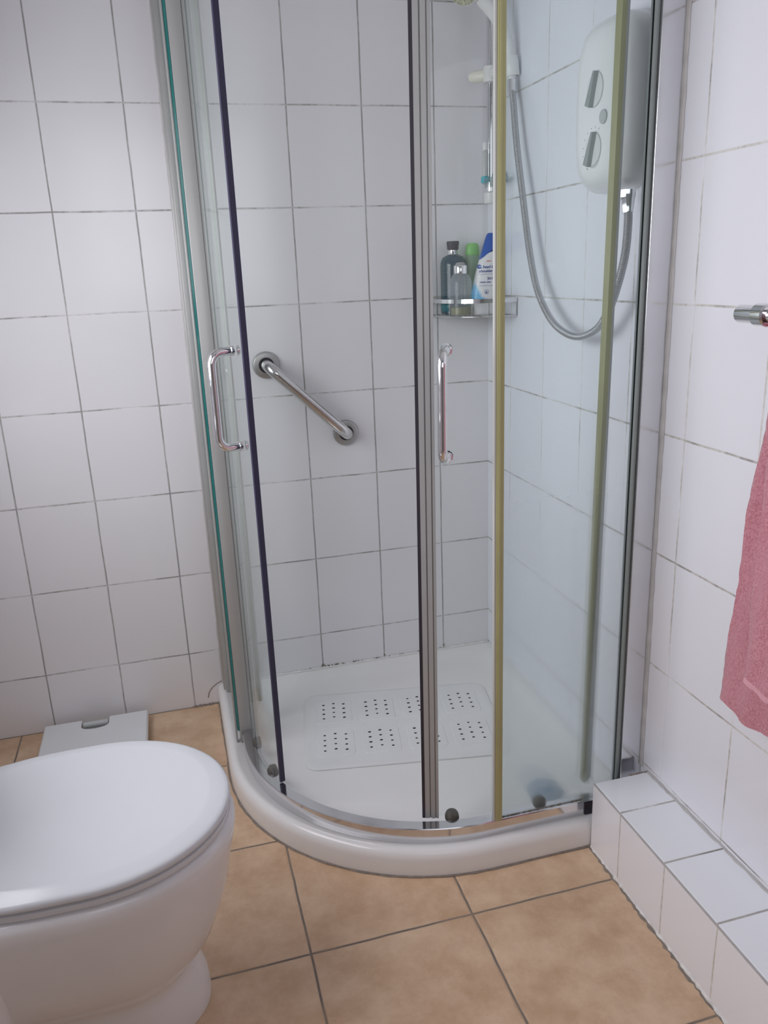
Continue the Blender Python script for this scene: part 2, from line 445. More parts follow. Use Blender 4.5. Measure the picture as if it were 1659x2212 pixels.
# wall behind the camera with an added, unseen window for the fill light
bm = B(); vx0, vx1, vz0, vz1 = -1.35, -0.22, 1.10, 2.08
box(bm, (XL, YB-.1, 0), (vx0, YB, ZC)); box(bm, (vx1, YB-.1, 0), (0, YB, ZC))
box(bm, (vx0, YB-.1, 0), (vx1, YB, vz0)); box(bm, (vx0, YB-.1, vz1), (vx1, YB, ZC))
struct('wall_front', bm, M['low_bounce'])
bm = B()
for a, b in (((vx0, vz0), (vx1, vz0+.04)), ((vx0, vz1-.04), (vx1, vz1)), ((vx0, vz0), (vx0+.04, vz1)), ((vx1-.04, vz0), (vx1, vz1))):
    box(bm, (a[0], YB+.0, a[1]), (b[0], YB+.03, b[1]), .004)
struct('added_window_2', bm, M['white'])

# hairline crack across the chipped corner tile beside the tray
bm = B(); tube(bm, catmull([(-.9157,-.0008,.023),(-.9113,-.0008,.0395),(-.9016,-.0008,.0535),(-.8866,-.0008,.0649),(-.8691,-.0008,.0728)], 6), .0011, 6); struct('trim_1', bm, M['grime'], label='short dark crack in the tile at the tray corner')

bm = B(); ragged(bm, (-.965, -.0005, 0), (-.889, -.0005, 0), .003, .009, .001, .006, 24, side=Vector((0, -1, 0)))
struct('trim_2', bm, M['grime'], label='crumbling grout at the foot of the corner tile')

# low tiled boxing along the right wall
boxing = thing('pipe_boxing', 'low white tiled pipe boxing along the foot of the right wall', 'boxing', (-.066, -1.9, 0))
EY_ = -0.886
bx, by, bz = -0.134, -0.9185, 0.1655
bm = B(); box(bm, (bx, YB, 0.0), (-.0005, by, bz-.004), 0); box(bm, (-.104, by, .067), (-.0005, EY_-.0055, bz-.030), 0); obj('front_face', bm, M['box_front'], boxing, smooth=None)  # second box: added block, fills the dark gap mirrored in the wall profile
bm = B(); box(bm, (bx+.0035, YB, bz-.004), (-.0005, by-.0005, bz), .0012, 1); obj('top_tiles', bm, M['box_top'], boxing, smooth=None)
# thin grout line along the arris and crumbly caulk at foot and wall
bm = B(); box(bm, (bx+.0005, YB, bz-.0042), (bx+.0036, by, bz-.0008)); obj('corner_grout', bm, M['silicone'], boxing, smooth=None)
bm = B(); ragged(bm, (bx, by, 0), (bx, YB, 0),   .001, .0045, .002, .010, 260); obj('floor_caulk', bm, M['caulk'], boxing, smooth=None)
bm = B(); ragged(bm, (bx-.002, by, 0), (bx-.002, YB, 0), .002, .0075, .0008, .0025, 260); obj('floor_grime', bm, M['grime'], boxing, smooth=None)
bm = B(); ragged(bm, (-.0006, by-.002, bz), (-.0006, YB, bz), .002, .006, .002, .006, 160); obj('wall_sealant', bm, M['silicone'], boxing, smooth=None)
bm = B(); ragged(bm, (0, by+.001, bz), (bx*.35, by+.001, bz), .001, .004, .001, .004, 20, side=Vector((0, -1, 0))); obj('end_sealant', bm, M['grime'], boxing, smooth=None)

# ------------------------------------------------------------------ shower tray (quadrant)
TX, TY, TR = -0.886, -0.9165, 0.520
TCX, TCY = TX+TR, TY+TR
def quad(d, z, db=None, N=40):
    """tray outline inset by d (front, left, curve) and db (the two wall sides)"""
    db = d if db is None else db
    r = TR-d; pts = []
    def seg(a, b, n):
        for i in range(n): pts.append((a[0]+(b[0]-a[0])*i/n, a[1]+(b[1]-a[1])*i/n, z))
    seg((-db, -db), (TX+d, -db), 16); seg((TX+d, -db), (TX+d, TCY), 10)
    for i in range(N):
        a = PI + (PI/2)*i/N
        pts.append((TCX+r*math.cos(a), TCY+r*math.sin(a), z))
    seg((TCX, TY+d), (-db, TY+d), 10); seg((-db, TY+d), (-db, -db), 16)
    return pts
tray = thing('shower_tray', 'white quadrant shower tray with curved raised rim on the tiled floor', 'shower tray', (-.44, -.45, 0))
bm = B()
prof = [(.002, .0008, .001), (.001, .042, .001), (.004, .053, .001), (.010, .060, .001), (.018, .0635, .001), (.026, .063, .001),
        (.033, .060, .001), (.082, .0585, .006), (.092, .056, .014), (.108, .045, .030), (.125, .037, .045), (.150, .0335, .065), (.20, .032, .11)]
loft(bm, [quad(d, z, db) for d, z, db in prof], cap1=True)
obj('basin', bm, M['tray'], tray, smooth=50)
bm = B(); L = []
for d, z in ((-.0026, .0006), (-.0012, .0020), (.003, .0032)):
    lp = quad(d, z, .001)
    L.append([(p[0]+random.uniform(-.0016, .0016), p[1]+random.uniform(-.0016, .0016), p[2]) for p in lp])
loft(bm, L, cap0=False, cap1=False); obj('floor_sealant', bm, M['grime'], tray, smooth=None)
# sealant bead along the two walls
bm = B(); ragged(bm, (-.87, -.001, .060), (-.002, -.001, .060), .002, .005, .003, .007, 110, side=Vector((0, -1, 0)))
ragged(bm, (-.0012, -.01, .060), (-.0012, -.87, .060), .002, .005, .003, .007, 110)
obj('wall_sealant', bm, M['caulk'], tray, smooth=None)
bm = B()
for i in range(30):
    x = -.60+.45*random.random()**1.3; w = random.uniform(.0015, .006)
    box(bm, (x, -.0035, .0655), (x+w, -.0008, .0655+random.uniform(.0008, .0022)))
for cx, s in ((-.557, .007), (-.357, .005), (-.156, .003)):
    for k in range(7):
        a = random.random()*6.28; r = random.random()*s
        lathe(bm, [(.0012+random.random()*.0014, 0), (.0004, .0008)], (cx+math.cos(a)*r, -.0008, .072+math.sin(a)*r), (0, -1, 0), 8)
obj('mould_spots', bm, M['grime'], tray, smooth=None, kind='stuff')
waste = obj('waste_cover', lathe(B(), [(.043, 0), (.043, .004), (.038, .012), (.028, .018), (.012, .021), (.001, .0215)], (-.163, -.748, .033)), M['bluegrey'], tray,
            label='blue-grey domed waste cover')

# anti-slip mat
mat_c = Vector((-.405, -.345, .0328)); ma = math.radians(-10.0)
mat = thing('shower_mat', 'white rubber shower mat with rows of small dark holes lying in the tray', 'bath mat', mat_c)
def mp(u, v, z=0): return (mat_c.x+u*math.cos(ma)-v*math.sin(ma), mat_c.y+u*math.sin(ma)+v*math.cos(ma), mat_c.z+z)
def rrect(hx, hy, r, z, N=8):
    out = []
    for sx, sy, a0 in ((1, 1, 0), (-1, 1, 90), (-1, -1, 180), (1, -1, 270)):
        for i in range(N+1):
            a = math.radians(a0+90*i/N)
            out.append(mp(sx*(hx-r)+r*math.cos(a), sy*(hy-r)+r*math.sin(a), z))
    return out
bm = B(); loft(bm, [rrect(.270, .190, .04, .0), rrect(.270, .190, .04, .003), rrect(.267, .187, .038, .0045), rrect(.256, .176, .03, .0038)])
obj('mat_base', bm, M['mat'], mat, smooth=40)
padu = [-.185, -.062, .062, .185]; padv = [.085, -.075]
for u in padu:
    for v in padv:
        bm = B()
        def pr(hx, hy, r, z):
            out = []
            for sx, sy, a0 in ((1, 1, 0), (-1, 1, 90), (-1, -1, 180), (1, -1, 270)):
                for i in range(5):
                    a = math.radians(a0+22.5*i); out.append(mp(u+sx*(hx-r)+r*math.cos(a), v+sy*(hy-r)+r*math.sin(a), z))
            return out
        loft(bm, [pr(.052, .062, .014, .0035), pr(.050, .060, .013, .0054)], cap0=False)
        for i in range(3):
            for j in range(4):
                c = mp(u+(i-1)*.029, v+(1.5-j)*.0245+(.006 if i == 1 else 0), .0053)
                lathe(bm, [(random.uniform(.0030, .0043), 0), (.0026, .0004)], c, n=8, mi=1, sx=1.25)
        obj('grip_pad', bm, [M['mat'], M['hole']], mat, smooth=None)

# ------------------------------------------------------------------ shower enclosure
EX, EY, ER = -0.842, -0.886, 0.480          # outer face of the frame
ECX, ECY = EX+ER, EY+ER
enc = thing('shower_enclosure', 'curved glass shower enclosure with polished aluminium frame, standing on the tray', 'shower enclosure', (-.44, -.45, .06))
def epath(d, n=40):
    """plan path from the back wall round to the right wall, inset by d"""
    r = ER-d; P = [(EX+d, -.001)]
    for i in range(n+1):
        a = PI+(PI/2)*i/n; P.append((ECX+r*math.cos(a), ECY+r*math.sin(a)))
    P.append((-.0015, EY+d)); return P
def sweep_plan(bm, dz, n=40):
    """sweep a closed (inset, z) section along the enclosure plan"""
    paths = {d: epath(d, n) for d in {q[0] for q in dz}}
    k = len(next(iter(paths.values())))
    loft(bm, [[(paths[d][i][0], paths[d][i][1], z) for d, z in dz] for i in range(k)])
bm = B(); sweep_plan(bm, [(0, .0606), (0, .0950), (.0015, .0968), (.026, .097), (.028, .095), (.028, .0606)])
obj('bottom_rail', bm, M['alu'], enc, smooth=30)
bm = B(); sweep_plan(bm, [(-.002, 1.885), (-.002, 1.93), (.032, 1.93), (.032, 1.885)])
obj('top_rail', bm, M['alu'], enc, smooth=30)
Z0, Z1 = .097, 1.885
# wall profiles
bm = B(); box(bm, (-.050, EY-.004, Z0-.037), (-.0012, EY+.024, Z1), .0006); obj('wall_profile', bm, M['alu_flat'], enc, smooth=None)
bm = B(); box(bm, (-.058, EY+.002, Z0), (-.050, EY+.020, Z1), .001)
obj('glazing_gasket', bm, M['gripgrey'], enc)
bm = B(); ragged(bm, (-.0006, EY-.0042, .1665), (-.0006, EY-.0042, Z1), .0030, .0042, .0075, .0100, 80, vert=Vector((0, -1, 0))); obj('wall_sealant', bm, M['silicone'], enc, smooth=None)
bm = B(); box(bm, (EX-.026, -.045, .0605), (EX+.010, -.0012, Z1), .0015); obj('wall_profile', bm, M['satin'], enc)
bm = B(); box(bm, (EX-.020, -.060, .0605), (EX-.002, -.045, Z1), .001); obj('glazing_gasket', bm, M['satin'], enc)
bm = B(); ragged(bm, (EX-.026, -.0012, .065), (EX-.026, -.0012, Z1), .001, .003, .002, .004, 70, vert=Vector((0, -1, 0))); obj('wall_sealant', bm, M['silicone'], enc, smooth=None)
bm = B(); box(bm, (-.1350, EY-.003, .064), (-.1080, EY-.0003, .0925)); obj('rail_end_cap', bm, M['black'], enc)
# fixed panels
def slab(name, lo, hi, m, edge, eside):
    bm = B(); fs = box(bm, lo, hi)
    for i in eside: fs[i].material_index = 1
    return obj(name, bm, [m, edge], enc, smooth=None)
GX = EX-.008
slab('fixed_panel', (-.343, EY+.008, Z0), (-.058, EY+.0135, Z1), M['glass_soap'], M['glass_edge_pale'], (0, 1))
slab('fixed_panel', (GX-.003, -.333, Z0), (GX+.0025, -.045, Z1), M['glass_side'], M['glass_edge'], (2,))
bm = B(); ragged(bm, (-.345, EY+.0075, Z0-.0005), (-.138, EY+.0075, Z0-.0005), .0005, .0015, .0015, .0035, 50, side=Vector((0, -1, 0)))
obj('glass_bottom_grime', bm, M['grime'], enc, smooth=None)
# edge posts and seals on the free edges of the fixed panels
bm = B(); box(bm, (-.3535, EY+.001, Z0-.001), (-.3490, EY+.010, Z1), .0010); obj('edge_post', bm, M['clearseal'], enc)
bm = B(); box(bm, (-.3488, EY-.001, Z0-.001), (-.3335, EY+.007, Z1), .0015); box(bm, (-.3455, EY-.0022, Z0), (-.3400, EY-.0008, Z1), .0005)
obj('edge_seal', bm, M['yellow'], enc, label='yellowed plastic edge seal')
bm = B(); box(bm, (GX+.003, -.342, Z0-.036), (GX+.034, -.326, Z1), .002); box(bm, (GX+.034, -.340, Z0-.036), (GX+.037, -.330, Z1), .001)
obj('edge_post', bm, M['satin'], enc)
bm = B(); box(bm, (GX-.008, -.339, Z0-.036), (GX-.0035, -.326, Z1), .001); obj('edge_seal', bm, M['satin'], enc)
bm = B(); box(bm, (GX-.0025, -.3415, Z0), (GX+.0025, -.3345, Z1)); obj('glass_edge', bm, M['glass_edge'], enc, label='blue-green polished glass edge')

DR = 0.495
DCX, DCY = 0.0, 0.0
def arc_slab(bm, a0, a1, r0, r1, z0, z1, n=26, e0=1, e1=1):
    lp = []
    for i in range(n+1):
        a = math.radians(a0+(a1-a0)*i/n); c, s = math.cos(a), math.sin(a)
        lp.append([(DCX+r1*c, DCY+r1*s, z0), (DCX+r0*c, DCY+r0*s, z0), (DCX+r0*c, DCY+r0*s, z1), (DCX+r1*c, DCY+r1*s, z1)])
    L, fs = loft(bm, lp)
    bm.faces.ensure_lookup_table()
    bm.faces[-2].material_index = e0; bm.faces[-1].material_index = e1
def radial(a, r, z):
    a = math.radians(a); return Vector((DCX+r*math.cos(a), DCY+r*math.sin(a), z))
def door(cen, a_lead, a_trail, a_handle, a_roll, zt, zb, kind, lean=0.0, dirang=None):
    global DCX, DCY
    DCX, DCY = cen; n0 = set(C.objects)
    bm = B(); arc_slab(bm, a_lead, a_trail, DR-.003, DR+.003, .104, 1.88)
    d = obj('sliding_door', bm, [M['glass'], M['glass_edge_pale']], enc, smooth=40)
    sgn = 1 if a_trail > a_lead else -1
    # leading edge: magnetic seal in a slim profile
    bm = B()
    if kind == 'dark':
        arc_slab(bm, a_lead-sgn*.55, a_lead+sgn*.10, DR-.009, DR+.0035, .100, 1.882, 3, 0, 0)
        obj('magnetic_seal', bm, M['purple'], d, smooth=None, label='dark magnetic edge seal')
    else:
        arc_slab(bm, a_lead-sgn*.75, a_lead-sgn*.02, DR-.008, DR+.006, .100, 1.882, 3, 0, 0)
        obj('magnetic_seal', bm, M['black'], d, smooth=None, label='black magnetic edge seal')
        bm = B()
        for k, (q0, q1, dr) in enumerate(((0, 1.15, .006), (1.15, 1.45, .003), (1.45, 2.5, .006), (2.5, 2.75, .003), (2.75, 3.35, .0055))):
            arc_slab(bm, a_lead+sgn*q0, a_lead+sgn*q1, DR-.006, DR+dr, .100, 1.882, 3, 0, 0)
        obj('edge_profile', bm, M['greyprof'], d, smooth=None)
    # trailing seal
    bm = B(); arc_slab(bm, a_trail-sgn*1.6, a_trail-sgn*0, DR-.007, DR+.006, .108, 1.882, 3, 0, 0)
    obj('trailing_seal', bm, M['yellow'] if kind != 'dark' else M['clearseal'], d, smooth=None)
    if kind != 'dark':
        bm = B(); arc_slab(bm, a_trail+sgn*.05, a_trail+sgn*1.4, DR-.004, DR+.003, .108, 1.882, 3, 0, 0)
        obj('trailing_lip', bm, M['clearseal'], d, smooth=None)
    # D handle
    so = .052 if kind == 'dark' else .046
    bm = B(); da = math.radians(a_handle if dirang is None else dirang); off = Vector((math.cos(da), math.sin(da), 0))*(so-.003)
    b0 = radial(a_handle, DR+.003, zt); b1 = radial(a_handle, DR+.003, zb)
    path = fillet([b0, b0+off, b1+off, b1], .026, 9)
    tube(bm, path, .0090, 18)
    h = obj('handle', bm, M['chrome'], d, smooth=50)
    for z in (zt, zb):
        q = radial(a_handle, DR+.003, z); nr = (radial(a_handle, 1, z)-radial(a_handle, 0, z))
        obj('handle_boss', lathe(B(), [(.0105, 0), (.0105, .006), (.0085, .0075)], q, nr, 20), M['chrome'], d, smooth=40)
        obj('handle_screw', lathe(B(), [(.0115, 0), (.0115, .004), (.007, .008), (.001, .009)], radial(a_handle, DR-.003, z), -nr, 20), M['chrome'], d, smooth=40)
    for a in a_roll:
        q = radial(a, DR-.004, .097); nr = (radial(a, 1, 0)-radial(a, 0, 0))
        bm = B(); lathe(bm, [(.006, -.012), (.014, -.011), (.0155, -.006), (.0155, .002), (.0125, .005), (.008, .010), (.002, .011)], q, nr, 24)
        obj('roller', bm, M['roller'], d, smooth=40)
    if lean:                                  # the door hangs slightly out of plumb
        for o_ in set(C.objects)-n0:
            for v in o_.data.vertices: v.co.x += lean*(v.co.z+BASE[o_].z-.1)
    return d
M['roller'] = plain('grimy_roller', (0.10, 0.09, 0.075), 0.5, var=0.6, vscale=90)
door((-.320, -.405), 203.2, 157.0, 198.4, (197.0, 181.0), 1.104, .905, 'dark')
door((-.295, -.372), 246.9, 293.3, 253.0, (253.6, 277.5), 1.106, .906, 'light', .009, 239)

# ------------------------------------------------------------------ grab bar on the back wall
A = Vector((-.660, 0, 1.010)); D = Vector((-.445, 0, .801))
gb = thing('grab_rail', 'short stainless steel grab rail fixed diagonally on the tiled shower wall', 'grab rail', (-.5525, 0, .905))
o = Vector((0, -.052, 0))
bm = B(); tube(bm, fillet([A+Vector((0, -.004, 0)), A+o, D+o, D+Vector((0, -.004, 0))], .034, 12), .0160, 26); obj('bar', bm, M['steel'], gb, smooth=50)
for c in (A, D):
    bm = B(); lathe(bm, [(.0370, .0008), (.0372, .004), (.0355, .0075), (.0315, .0090), (.0210, .0092), (.0205, .0055), (.016, .005)], c, (0, -1, 0), 40)
    fl = obj('flange', bm, M['brushed'], gb, smooth=30)
    bm = B(); lathe(bm, [(.0212, .0090), (.0212, .0096), (.0180, .0096), (.0178, .006)], c, (0, -1, 0), 36); obj('gap_ring', bm, M['black'], fl, smooth=40)

# ------------------------------------------------------------------ riser rail with handset, slider, dish
RX, RY = -.034, -.100
riser = thing('riser_rail', 'vertical chrome shower riser rail with white brackets in the shower corner', 'shower rail', (RX, RY, 1.42))
bm = B(); tube(bm, [(RX, RY, 1.425), (RX, RY, 2.06)], .0115, 24); obj('pole', bm, M['chrome'], riser, smooth=50)
for z in (1.426, 2.06):
    bm = B()
    loft(bm, [sup(RX+.005, RY, .020, .018, z-.016, 3, 24), sup(RX+.006, RY, .023, .020, z-.012, 3, 24), sup(RX+.006, RY, .023, .020, z+.010, 3, 24), sup(RX+.006, RY, .019, .016, z+.014, 3, 24)])
    box(bm, (RX+.005, RY-.014, z-.012), (-.001, RY+.014, z+.010), .003)
    obj('wall_bracket', bm, M['white'], riser, smooth=40)
sl = thing('handset_holder', 'white plastic slider holding the shower handset on the riser rail', 'holder', (RX, RY, 1.715))
bm = B(); d1 = Vector((-.042, .040, 0)); tube(bm, [Vector((RX, RY, 1.722)), Vector((RX, RY, 1.722))+d1*.4, Vector((RX, RY, 1.722))+d1*.85, Vector((RX, RY, 1.722))+d1], [.014, .015, .014, .010], 18)
obj('clamp_knob', bm, M['ivory'], sl, smooth=50, label='yellowed clamp knob')
bm = B(); lathe(bm, [(.014, -.020), (.019, -.018), (.020, 0), (.019, .018), (.014, .020)], (RX, RY, 1.722))
tube(bm, [(RX, RY, 1.722), (-.027, -.160, 1.720), (-.023, -.187, 1.719)], [.016, .0145, .014], 18)
lathe(bm, [(.0135, -.022), (.0165, -.022), (.0185, -.018), (.019, .010), (.0175, .022), (.0150, .022), (.0135, -.022)], (-.022, -.203, 1.718), (-.12, .05, 1), 24, cap=False)
obj('holder_body', bm, M['white'], sl, smooth=50)
hs = thing('shower_handset', 'white shower handset with a limescaled round head, resting in its holder', 'shower head', (-.022, -.203, 1.70))
hp = catmull([(-.021, -.203, 1.690), (-.024, -.202, 1.730), (-.034, -.200, 1.780), (-.060, -.198, 1.825), (-.098, -.198, 1.862), (-.125, -.200, 1.882)], 6)
bm = B(); tube(bm, hp, [.0115+.0035*min(1, i/18) for i in range(len(hp))], 20); obj('handle', bm, M['white'], hs, smooth=60)
hn = Vector((-.62, -.40, -.68)).normalized(); hc = Vector((-.150, -.205, 1.885))
bm = B(); lathe(bm, [(.012, -.030), (.030, -.024), (.043, -.008), (.045, .002), (.042, .006)], hc, hn, 36); obj('head', bm, M['white'], hs, smooth=60)
bm = B(); lathe(bm, [(.0405, .0055), (.0400, .0085), (.001, .0095)], hc, hn, 36)
u = hn.orthogonal().normalized(); v = hn.cross(u)
for rr_, nn in ((.010, 6), (.019, 12), (.028, 18), (.036, 24)):
    for k in range(nn):
        a = 2*PI*k/nn; lathe(bm, [(.0022, 0), (.0018, .0028)], hc+hn*.0088+u*rr_*math.cos(a)+v*rr_*math.sin(a), hn, 6)
obj('spray_face', bm, plain('limescaled_spray_face', (0.50, 0.50, 0.38), 0.7, var=0.4, vscale=120), hs, smooth=40)

hose_pts = [(-.021, -.203, 1.690), (-.022, -.207, 1.668), (-.025, -.223, 1.636), (-.030, -.256, 1.536), (-.035, -.308, 1.403), (-.040, -.363, 1.272),
            (-.045, -.420, 1.186), (-.050, -.501, 1.125), (-.050, -.576, 1.098), (-.050, -.646, 1.095), (-.050, -.714, 1.116), (-.050, -.757, 1.155),
            (-.048, -.781, 1.200), (-.044, -.798, 1.261), (-.040, -.797, 1.320), (-.038, -.790, 1.350)]
hose = thing('shower_hose', 'ribbed chrome shower hose hanging in a loop from handset to heater', 'hose', (-.05, -.62, 1.095))
hp = catmull(hose_pts[1:], 14)
bm = B(); tube(bm, hp, .0082, 16, uvpitch=.0042); obj('flexible_tube', bm, M['hose'], hose, smooth=80)
bm = B(); tube(bm, [(-.021, -.2035, 1.688), (-.0225, -.208, 1.664), (-.0235, -.214, 1.648)], [.0115, .0110, .0088], 20); obj('cone_nut', bm, M['chrome'], hose, smooth=50)
bm = B(); tube(bm, [(-.038, -.788, 1.3795), (-.038, -.788, 1.366), (-.038, -.789, 1.362), (-.0385, -.792, 1.338)], [.0155, .0155, .0135, .0100], 8); obj('outlet_nut', bm, M['chrome'], hose, smooth=20)

# soap dish on the riser
dish = thing('soap_dish', 'clear plastic soap dish clipped on the lower end of the riser rail', 'soap dish', (RX, RY, 1.455))
bm = B(); dz = 1.462
loft(bm, [sup(RX-.005, RY-.045, .020, .016, dz-.006, 2.4, 36), sup(RX-.005, RY-.045, .030, .038, dz-.006, 2.4, 36), sup(RX-.005, RY-.045, .028+.0, .048, dz+.008, 2.4, 36), sup(RX-.005, RY-.045, .026, .046, dz+.008, 2.4, 36), sup(RX-.005, RY-.045, .024, .034, dz-.003, 2.4, 36)])
obj('bowl', bm, M['soapdish'], dish, smooth=50)
bm = B(); lathe(bm, [(.0125, -.012), (.0165, -.012), (.0165, .012), (.0125, .012)], (RX, RY, dz)); obj('clip_ring', bm, M['soapdish'], dish, smooth=40)
tb = thing('toiletry_bottle', 'tiny clear bottle with white cap and turquoise base on the soap dish', 'bottle', (-.058, -.120, 1.4595))
x, y = -.058, -.120
bm = B(); lathe(bm, [(.0105, 0), (.011, .002), (.011, .014), (.009, .016)], (x, y, 1.4595)); obj('base', bm, M['turq'], tb)
bm = B(); lathe(bm, [(.0070, .016), (.0078, .020), (.0075, .075), (.0045, .080)], (x, y, 1.4595)); obj('body', bm, M['palegrey'], tb)
bm = B(); lathe(bm, [(.0060, .080), (.0065, .082), (.0065, .096), (.0050, .099)], (x, y, 1.4595)); obj('cap', bm, M['white'], tb)
tb2 = obj('bottle_cap', lathe(B(), [(.0065, 0), (.0075, .002), (.0072, .022), (.0050, .026)], (-.020, -.135, 1.4595)), M['turq'], base=(-.020, -.135, 1.4595),
          label='small turquoise cap standing at the wall end of the soap dish', cat='cap')


# ------------------------------------------------------------------ corner caddy and its bottles
cad = thing('corner_caddy', 'chrome wire corner caddy of bottles fixed in the shower corner', 'shower caddy', (-.09, -.09, 1.118))
def arcp(z, s=1.0, n=28):
    out = []
    for i in range(n+1):
        t = (PI/2)*i/n
        out.append(Vector((-.181*s*math.cos(t)**(2/2.7), -.208*s*math.sin(t)**(2/2.7), z)))
    out[0].y = -.003; out[-1].x = -.003
    return out
bm = B(); P = arcp(1.160); loft(bm, [[p+Vector((0, 0, -.0055)), p+Vector((0, 0, .0055)), p*.985+Vector((0, 0, 1.160*.015+.0055)), p*.985+Vector((0, 0, 1.160*.015-.0055))] for p in P])
obj('front_band', bm, M['chrome'], cad, smooth=40)
bm = B(); tube(bm, [(-.180, -.005, 1.160), (-.006, -.005, 1.160), (-.006, -.205, 1.160)], .003, 8); tube(bm, [(-.176, -.005, 1.119), (-.006, -.005, 1.119), (-.006, -.200, 1.119)], .002, 8)
tube(bm, arcp(1.119, .99), .0021, 8)
for k in range(1, 12):
    x = -.006-.0145*k; yy = -.205*max(0, 1-(abs(x)/.179)**2.7)**(1/2.7)
    tube(bm, [(x, -.005, 1.1195), (x, yy, 1.1195)], .0014, 6)
obj('wire_floor', bm, M['steel'], cad, smooth=50)
for idx in (0, 3, 9, 17, 22, 28):
    p = arcp(1.119, .99)[idx]; q = arcp(1.156, .995)[idx]
    bm = B(); tube(bm, [p, q], .0015, 6); obj('upright_wire', bm, M['steel'], cad, smooth=50)

ZB = 1.1215
def teal_bottle(x, y):
    t = thing('shower_gel_bottle', 'dark teal bottle with black cap and silver neck, tallest at left of caddy', 'bottle', (x, y, ZB))
    bm = B(); lathe(bm, [(.030, 0), (.0350, .004), (.0356, .130), (.0345, .143), (.0290, .154), (.0170, .160), (.0130, .162)], (x, y, ZB), n=36); obj('body', bm, M['teal'], t, smooth=40)
    bm = B(); lathe(bm, [(.0352, .010), (.0358, .011), (.0359, .034), (.0352, .035)], (x, y, ZB), n=36)
    # label panel only on the front-left half
    bmesh.ops.delete(bm, geom=[f for f in bm.faces if len(f.verts) > 4 or f.calc_center_median().x > x-.022], context='FACES')
    obj('label_edge', bm, M['teal_light'], t, smooth=40)
    bm = B(); lathe(bm, [(.0132, .160), (.0138, .162), (.0138, .173), (.0128, .174)], (x, y, ZB), n=28); obj('collar', bm, M['chrome'], t, smooth=40)
    bm = B(); lathe(bm, [(.0150, .174), (.0160, .178), (.0165, .186), (.0172, .189), (.0172, .195), (.0160, .1965)], (x, y, ZB), n=28); obj('cap', bm, M['black'], t, smooth=30)
teal_bottle(-.124, -.046)
def small_bottle(x, y):
    t = thing('clear_bottle', 'small clear bottle with chrome cap and olive residue in the caddy', 'bottle', (x, y, ZB))
    bm = B(); lathe(bm, [(.024, 0), (.0300, .003), (.0305, .080), (.0290, .094), (.0230, .106), (.0170, .111)], (x, y, ZB), n=36); obj('body', bm, M['clear'], t, smooth=40)
    bm = B(); lathe(bm, [(.0225, .002), (.0270, .004), (.0275, .022), (.0100, .0225)], (x, y, ZB), n=30); obj('residue', bm, M['olive'], t, smooth=40)
    bm = B(); lathe(bm, [(.0178, .110), (.0182, .112), (.0182, .130), (.0172, .132)], (x, y, ZB), n=28); obj('cap', bm, M['chrome'], t, smooth=40)
    bm = B(); lathe(bm, [(.0135, .132), (.0140, .133), (.0120, .138), (.0060, .140)], (x, y, ZB), n=24); obj('plug', bm, M['dimgrey'], t, smooth=40)
small_bottle(-.129, -.117)
def green_bottle(x, y):
    t = thing('conditioner_bottle', 'pale green bottle with bright green cap behind the white bottle', 'bottle', (x, y, ZB))
    bm = B(); loft(bm, [sup(x, y, .024, .017, ZB, 2.4), sup(x, y, .027, .019, ZB+.004, 2.4), sup(x, y, .0275, .0195, ZB+.110, 2.4), sup(x, y, .023, .017, ZB+.150, 2.4), sup(x, y, .019, .016, ZB+.158, 2.4)])
    obj('body', bm, M['green_body'], t, smooth=40)
    bm = B(); loft(bm, [sup(x, y, .019, .016, ZB+.158, 2.2), sup(x, y, .020, .017, ZB+.160, 2.2), sup(x, y, .0185, .0160, ZB+.182, 2.2), sup(x, y, .0130, .0110, ZB+.190, 2.2)])
    obj('cap', bm, M['green_cap'], t, smooth=40)
green_bottle(-.064, -.040)

